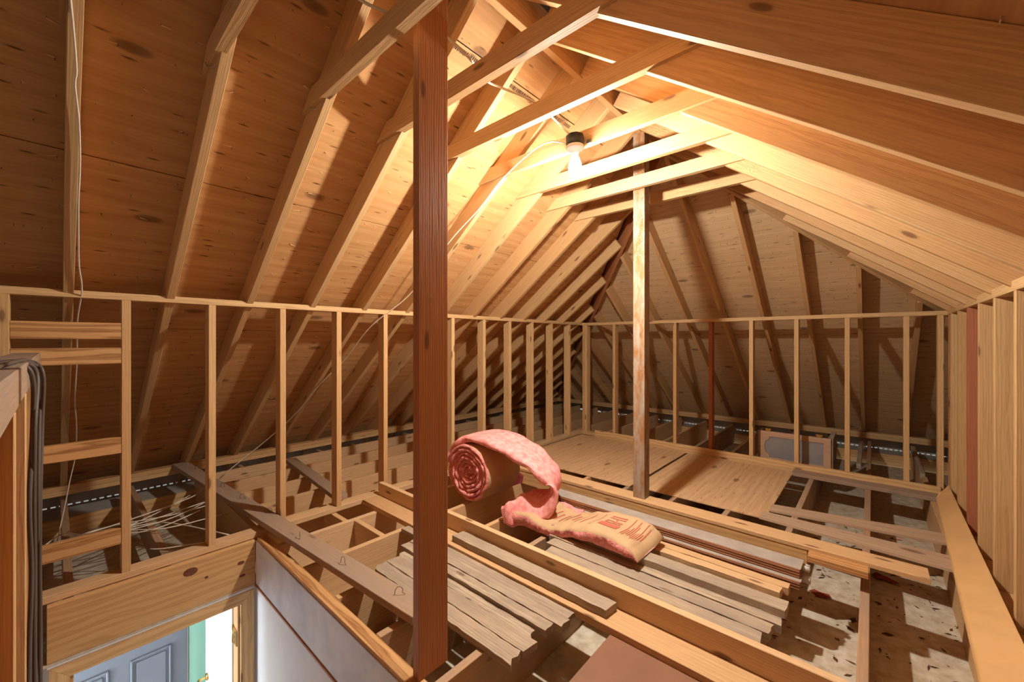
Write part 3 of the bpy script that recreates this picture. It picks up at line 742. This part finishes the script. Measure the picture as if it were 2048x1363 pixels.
for i in range(len(keys) - 1):
    for k in range(7):
        f = k / 7; tw.append((keys[i][1] * (1 - f) + keys[i + 1][1] * f, keys[i][2] * (1 - f) + keys[i + 1][2] * f))
tw.append((keys[-1][1], keys[-1][2]))
for i, p in enumerate(path):
    t = (path[min(i + 1, len(path) - 1)] - path[max(i - 1, 0)]).normalized()
    w = Vector((0, 1, 0)); w = (w - t * w.dot(t)).normalized(); nn = t.cross(w) * -1
    q = Matrix.Rotation(math.radians(-tw[i][0]), 3, t)
    secs.append((p, q @ w, q @ nn, tw[i][1] + .008 * math.sin(i * .9), .032 + .006 * math.sin(i * .7)))
loft('batt_loop', secs, 36, [PINK], lambda f: 0, ir, .003, 4)
# flat end piece, kraft paper up
TOPZ = [(-2.02, .055), (-1.93, .095), (-1.8, .105), (-1.70, .075), (-1.62, .070), (-1.52, .095), (-1.42, .13), (-1.28, .165), (-1.14, .172), (-1.05, .155), (-1.0, .125), (-.975, .09)]
BOTZ = [(-2.02, .03), (-1.93, .006), (-1.8, .004), (-1.70, .004), (-1.62, .004), (-1.52, .03), (-1.42, .065), (-1.28, .082), (-1.14, .082), (-1.05, .082), (-1.0, .084), (-.975, .085)]
def interp(T, x):
    if x <= T[0][0]: return T[0][1]
    for (a, za), (b, zb) in zip(T, T[1:]):
        if x <= b:
            f = (x - a) / (b - a); f = f * f * (3 - 2 * f); return za + (zb - za) * f
    return T[-1][1]
FY0, FY1 = 2.165, 2.545
def flat_top(x, q):
    """height of the kraft face: x along the batt, q = 0..1 across"""
    e = min(q, 1 - q) * 2; z0, z1 = interp(BOTZ, x), interp(TOPZ, x)
    z1 += .012 * math.sin(q * 5 + x * 4) * min(1, e * 3)
    r = min(1, e * 6)
    return z1 - (z1 - z0) * .16 * (1 - math.sqrt(1 - (1 - r) ** 2))
def flat_batt():
    n, m = 80, 22; V, Fc, FM = [], [], []; rr = random.Random(8); S = m + 1 + 5
    wob = 0
    for i in range(n + 1):
        x = -2.02 + (1.045) * i / n; z0 = interp(BOTZ, x); wob = wob * .75 + rr.uniform(-.006, .006)
        yo = .02 * math.sin(x * 3 + 1)
        for j in range(m + 1):
            q = j / m; V.append((x, FY0 + yo + (FY1 - FY0) * q, flat_top(x, q)))
        za = flat_top(x, 1); zb = flat_top(x, 0)
        V += [(x, FY1 + yo - .004, za * .5 + z0 * .5), (x, FY1 + yo - .02, z0 + rr.uniform(-.003, .001)), (x, FY0 + yo + .02, z0 + rr.uniform(0, .006)),
              (x + rr.uniform(-.006, .006), FY0 + yo - .006 + wob, zb * .33 + z0 * .67 + rr.uniform(-.004, .004)), (x + rr.uniform(-.006, .006), FY0 + yo - .004 + wob + rr.uniform(-.004, .004), zb * .72 + z0 * .28 + rr.uniform(-.004, .004))]
    for i in range(n):
        for k in range(S):
            k2 = (k + 1) % S; Fc.append([i * S + k, (i + 1) * S + k, (i + 1) * S + k2, i * S + k2]); FM.append(0 if k < m else 1)
    Fc += [list(range(S)), [n * S + k for k in range(S)][::-1]]; FM += [1, 0]
    return mesh_obj('batt_end', V, Fc, None, ir, True, [KRAFT, PINKE], FM)
fbt = flat_batt()
def ink(rects):
    V, Fc = [], []
    for (x0, x1, q0, q1) in rects:
        nx = max(1, int((x1 - x0) / .012)); nq = max(1, int((q1 - q0) / .05)); i = len(V)
        for a in range(nx + 1):
            for b in range(nq + 1):
                x = x0 + (x1 - x0) * a / nx; q = q0 + (q1 - q0) * b / nq
                V.append((x, FY0 + .02 * math.sin(x * 3 + 1) + (FY1 - FY0) * q, flat_top(x, q) + .0025))
        for a in range(nx):
            for b in range(nq):
                k = i + a * (nq + 1) + b; Fc.append([k, k + nq + 1, k + nq + 2, k + 1])
    mesh_obj('printed_lettering', V, Fc, INK, fbt)
rc = [(-1.30, -1.17, .30, .46)]                                                  # red block, then R-11 reading across
rc += [(-1.29, -1.18, .50, .53), (-1.29, -1.28, .53, .60), (-1.24, -1.23, .53, .60), (-1.29, -1.24, .59, .62), (-1.23, -1.18, .57, .61)]   # R
rc += [(-1.238, -1.228, .64, .69), (-1.29, -1.18, .71, .74), (-1.29, -1.18, .78, .81)]                                                   # - 1 1
for x in (-1.42, -1.35, -1.13): rc.append((x, x + .004, .22, .86))
rr_ = random.Random(2)
for k in range(10):
    x = -1.86 + k * .042; rc.append((x, x + .009, .2 + rr_.random() * .2, .6 + rr_.random() * .25))
for k in range(9):
    x = -1.118 + k * .011; rc.append((x, x + .004, .2 + rr_.random() * .2, .5 + rr_.random() * .4))
ink(rc)
# a second scrap of pink batt showing behind
secs = [(Vector((x, 2.66 + .01 * math.sin(x * 20), .02 + .01 * math.sin(x * 31))), Vector((0, 1, 0)), Vector((0, 0, 1)), .07 + .02 * math.sin(x * 25), .03) for x in [-1.98 + .03 * i for i in range(14)]]
# pieces of insulation lying loose
sc = loft('insulation_scrap', [(c + Vector((0, -.10, .02)), w, n_, hw_ * .7, ht) for (c, w, n_, hw_, ht) in secs], 20, [PINK], lambda f: 0, None, .005, 6); tag(sc, 'torn scrap of pink insulation behind the kraft-faced batt', 'insulation')
V = [onY(2.66, *q) for q in ((1008, 968), (1030, 943), (1043, 952), (1040, 966), (1016, 975))]
lf = prism('foam_scrap', V, (0, .03, 0), LILAC, None, xdir=(1, 0, 0)); tag(lf, 'small lilac foam scrap beside the roll of insulation', 'scrap')

# ------------------------------------------------------------------ bare bulb
YT = YR[11] - .0385 if abs(YR[11] - 2.076) > .3 else YR[11] - .0385
YT = min(YR, key=lambda y: abs(y - 2.076)) - .0385
lb = onY(YT - .055, 1150, 283)
lamp = empty('bare_bulb_lamp', lb, 'lit bare bulb in a black box on a collar tie', 'lamp')
lathe('junction_box', [(.0, .036), (.045, .036), (.052, .030), (.052, -.022), (.048, -.026), (0, -.026)], lb, BLACKP, lamp, seg=8)
lathe('lampholder', [(0, -.024), (.05, -.0265), (.053, -.034), (.047, -.046), (.024, -.056), (.022, -.070), (.0, -.070)], lb, CERAM, lamp, seg=24)
bu = lathe('bulb_neck', [(.0, -.068), (.015, -.069), (.018, -.082), (.027, -.102), (.036, -.128), (.038, -.146), (.0, -.146)], lb, FROST, lamp, seg=24)
lathe('bulb_dome', [(.0, -.1465), (.0375, -.1465), (.037, -.155), (.034, -.166), (.027, -.178), (.016, -.187), (.006, -.1905), (.0, -.191)], lb, BULBM, bu, seg=24)
bx('mounting_ear', lb.x + .045, lb.x + .075, YT - .006, YT - .001, lb.z - .01, lb.z + .012, STEEL, lamp, bev=.001)

# ------------------------------------------------------------------ cables
def roof_under(u, v, off=.012):
    """line of sight to the plane just below the left rafters"""
    d = ray(u, v); c = Z0 - M * XR * -1 * 1.0
    # Z = Z0 - M*(XR - X) - off
    k = (Z0 - M * XR - off - ZC) / (d.z - M * d.x)
    return CAMP + d * k
cb = [lb + Vector((-.05, -.01, .0))]
cb += [onY(YT - .05, 1085, 288)]
cb += [roof_under(*q, .03) for q in ((1010, 352), (958, 418), (900, 482), (820, 588), (742, 652), (690, 718), (640, 768), (590, 828), (535, 878))]
cb += [onZ(.06, 470, 930), onZ(.03, 400, 985), onZ(.03, 250, 1042), onZ(.03, 110, 1085)]
c = tube('white_cable', cb, .0045, WIRE, n=6, seg=6); tag(c, 'white cable running from the bulb box down behind the left wall', 'cable')
cb = [lb + Vector((-.02, 0, .034))] + [onZ(2.556, *q) for q in ((1104, 234), (1068, 204), (1030, 186), (1000, 174), (972, 160), (940, 118), (905, 84), (868, 60), (735, 8), (640, -60))]
c = tube('white_cable', cb, .0055, WIRE, n=6, seg=6, flat=.6); tag(c, 'white cable running over the collar ties from the bulb box', 'cable')
cb = [roof_under(*q) for q in ((138, -30), (147, 60), (153, 140), (150, 170), (158, 245), (160, 330), (157, 400), (157, 470), (158, 530), (164, 580), (155, 640), (154, 720), (150, 800), (153, 850), (151, 910))]
cb += [onX(-4.6, 140, 960), onX(-4.3, 128, 1020), onX(-3.9, 108, 1108)]
c = tube('white_cable', cb, .0032, WIRE, n=5, seg=6); tag(c, 'white cable hanging down along the leftmost rafter', 'cable')
bun = [[(380, 990), (300, 1032), (190, 1078), (92, 1100)], [(415, 1001), (300, 1040), (200, 1066), (92, 1094)], [(412, 1003), (330, 1040), (200, 1070), (130, 1066), (90, 1090)],
       [(445, 1028), (330, 1056), (240, 1062), (93, 1104)], [(458, 1069), (360, 1048), (305, 1046), (200, 1068), (92, 1097)], [(415, 1010), (340, 1030), (230, 1050), (160, 1070), (88, 1103)],
       [(400, 1020), (300, 1060), (180, 1072), (92, 1106)], [(420, 1082), (330, 1096), (300, 1097)]]
for i, b in enumerate(bun):
    lab = 'white cable in the loose bundle on the joists behind the left wall' if i < 7 else 'short white cable end behind the left bottom plate'
    c = tube('loose_cable', [onZ(.012 + .007 * (i % 4), *q) for q in b], .0042, WIRE, n=5, seg=5)
    tag(c, lab, 'cable', 'loose cables behind the left wall' if i < 7 else None)
# dark cables over the half wall
for i in range(4):
    r5 = random.Random(i + 40); yy = lambda: -.046 + .0055 * i + r5.uniform(-.002, .002); xx = lambda: -1.72 - .035 * i + r5.uniform(-.05, .05)
    P = [(-.62, -.12 + .011 * i, 1.267), (-1.1, -.112 + .011 * i, 1.267), (-1.5, -.098 + .010 * i, 1.267), (xx() + .06, -.070 + .006 * i, 1.262), (xx(), yy() + .006, 1.225), (xx(), yy() + .002, 1.08)] + [(xx(), yy(), z) for z in (.88, .68, .48, .28, .08, -.15, -.4, -.7)]
    c = tube('dark_cable', P, .0052, DARKW, n=6, seg=6); tag(c, 'dark grey cable in the bundle hung over the half wall', 'cable', 'dark cables over the half wall')
c = tube('thin_wire', [onX(-4.5, 176, 752), onX(-4.5, 168, 785), onX(-4.5, 157, 815), onX(-4.5, 156, 830)], .0015, WIRE, n=4, seg=4); tag(c, 'thin frayed wire hanging behind the left wall blocking', 'wire')

# ------------------------------------------------------------------ cabinet door behind the back wall
cd = empty('cabinet_door', (-.63, 5.22, 0), 'oak cabinet door with arched glass stood on its side behind the studs', 'cabinet door')
def cabinet_door():
    Y, th = 5.215, .02; x0, x1, z0, z1 = -.955, -.315, -.02, .325
    xl, xr, zl, zh = x0 + .105, x1 - .06, z0 + .06, z1 - .055; zc, hh = (zl + zh) / 2, (zh - zl) / 2
    def arch(z):                                 # ogee arch on the left side, straight elsewhere
        d = abs(z - zc) / hh
        if d > .8: return xl
        if d > .45: f = (.8 - d) / .35; return xl - .045 * (f * f * (3 - 2 * f)) * .8
        return xl - .045 * (.8 + .2 * (1 - (d / .45) ** 2))
    o = [(xr, zl), (xr, zh)] + [(arch(zh + (zl - zh) * k / 30), zh + (zl - zh) * k / 30) for k in range(31)]
    outer = [(x1, z0), (x1, z1)] + [(x0, z1 + (z0 - z1) * k / 30) for k in range(31)]
    V, Fc = [], []
    n = len(o)
    for y in (Y, Y + th):
        V += [(x, y, z) for x, z in o] + [(x, y, z) for x, z in outer]
    # square corners
    for i in range(n):
        j = (i + 1) % n
        Fc.append([i, j, n + j, n + i]); Fc.append([2 * n + i, 3 * n + i, 3 * n + j, 2 * n + j]); Fc.append([i, 2 * n + i, 2 * n + j, j]); Fc.append([n + i, n + j, 3 * n + j, 3 * n + i])
    mesh_obj('door_frame', V, Fc, OAK, cd)
    for (x, z) in ((x0, z0), (x0, z1), (x1, z0), (x1, z1)): pass
    m = len(o); V = [(x, Y + .010, z) for x, z in o] + [(x, Y + .013, z) for x, z in o]
    Fc = [list(range(m)), list(range(m, 2 * m))[::-1]] + [[i, (i + 1) % m, m + (i + 1) % m, m + i] for i in range(m)]
    mesh_obj('glass_pane', V, Fc, DUSTGLASS, cd)
    for x in (-.86, -.41):
        h = prism('hinge', [(x - .03, Y + .002, z1 + .03), (x + .03, Y + .002, z1 + .03), (x + .018, Y + .002, z1 + .004), (x, Y + .002, z1 + .001), (x - .018, Y + .002, z1 + .004)], (0, .004, 0), BRASS, cd, xdir=(1, 0, 0))
cabinet_door()
bx('support_block', -.34, -.30, 5.24, 5.75, 0.0, .31, GREYW, None); tag(bpy.data.objects['support_block'], 'dark short board standing behind the cabinet door', 'board')
for i, (u, v) in enumerate(((1720, 900), (1835, 912))):
    p = onY(6.2, u, v)
    bx('lookout', p.x - .019, p.x + .019, 5.6, 6.9, -.02, .03, GREYW, floor)

# ------------------------------------------------------------------ debris on the drywall below
rr = random.Random(21); V, Fc = [], []
for k in range(420):
    x, y = rr.uniform(-.42, .42), rr.uniform(1.0, 4.7)
    if abs(x + .03) < .03: continue
    a = rr.uniform(0, 6.28); l = rr.choice((.006, .01, .014, .02, .03)) * rr.uniform(.6, 1.2); w = l * rr.uniform(.12, .5); z = -JD + .001
    e1 = Vector((math.cos(a), math.sin(a), 0)); e2 = Vector((-e1.y, e1.x, 0)); p = Vector((x, y, z)); i = len(V)
    V += [p - e1 * l, p + e2 * w + Vector((0, 0, .003)), p + e1 * l + Vector((0, 0, rr.uniform(0, .008))), p - e2 * w + Vector((0, 0, .001)), p - Vector((0, 0, .001))]
    Fc += [[i, i + 1, i + 2, i + 3], [i, i + 1, i + 4], [i + 2, i + 3, i + 4]]
o = mesh_obj('debris', V, Fc, LEAF); tag(o, 'dry bark and leaf litter scattered on the drywall between the joists', 'debris', None, 'stuff')
def scrap(name, u, v, size, mat, label, cat='scrap'):
    p = onZ(-JD + .002, u, v); q = random.Random(u); n = 9
    V = [p + Vector((math.cos(k * 6.283 / n) * size * q.uniform(.5, 1.3), math.sin(k * 6.283 / n) * size * q.uniform(.3, .8), q.uniform(0, size * .35))) for k in range(n)]
    V += [p + Vector((0, 0, size * .45)), p]
    Fc = [[k, (k + 1) % n, n] for k in range(n)] + [[(k + 1) % n, k, n + 1] for k in range(n)]
    tag(mesh_obj(name, V, Fc, mat), label, cat)
scrap('red_scrap', 1764, 1158, .07, REDP, 'crumpled red scrap in the joist bay beside the cleat')
scrap('red_scrap', 1640, 1190, .05, REDP, 'flat red scrap in the shadow near the rail ends')
scrap('pink_scrap', 1799, 1079, .025, PINK, 'small pink insulation tuft beyond the plywood strips')
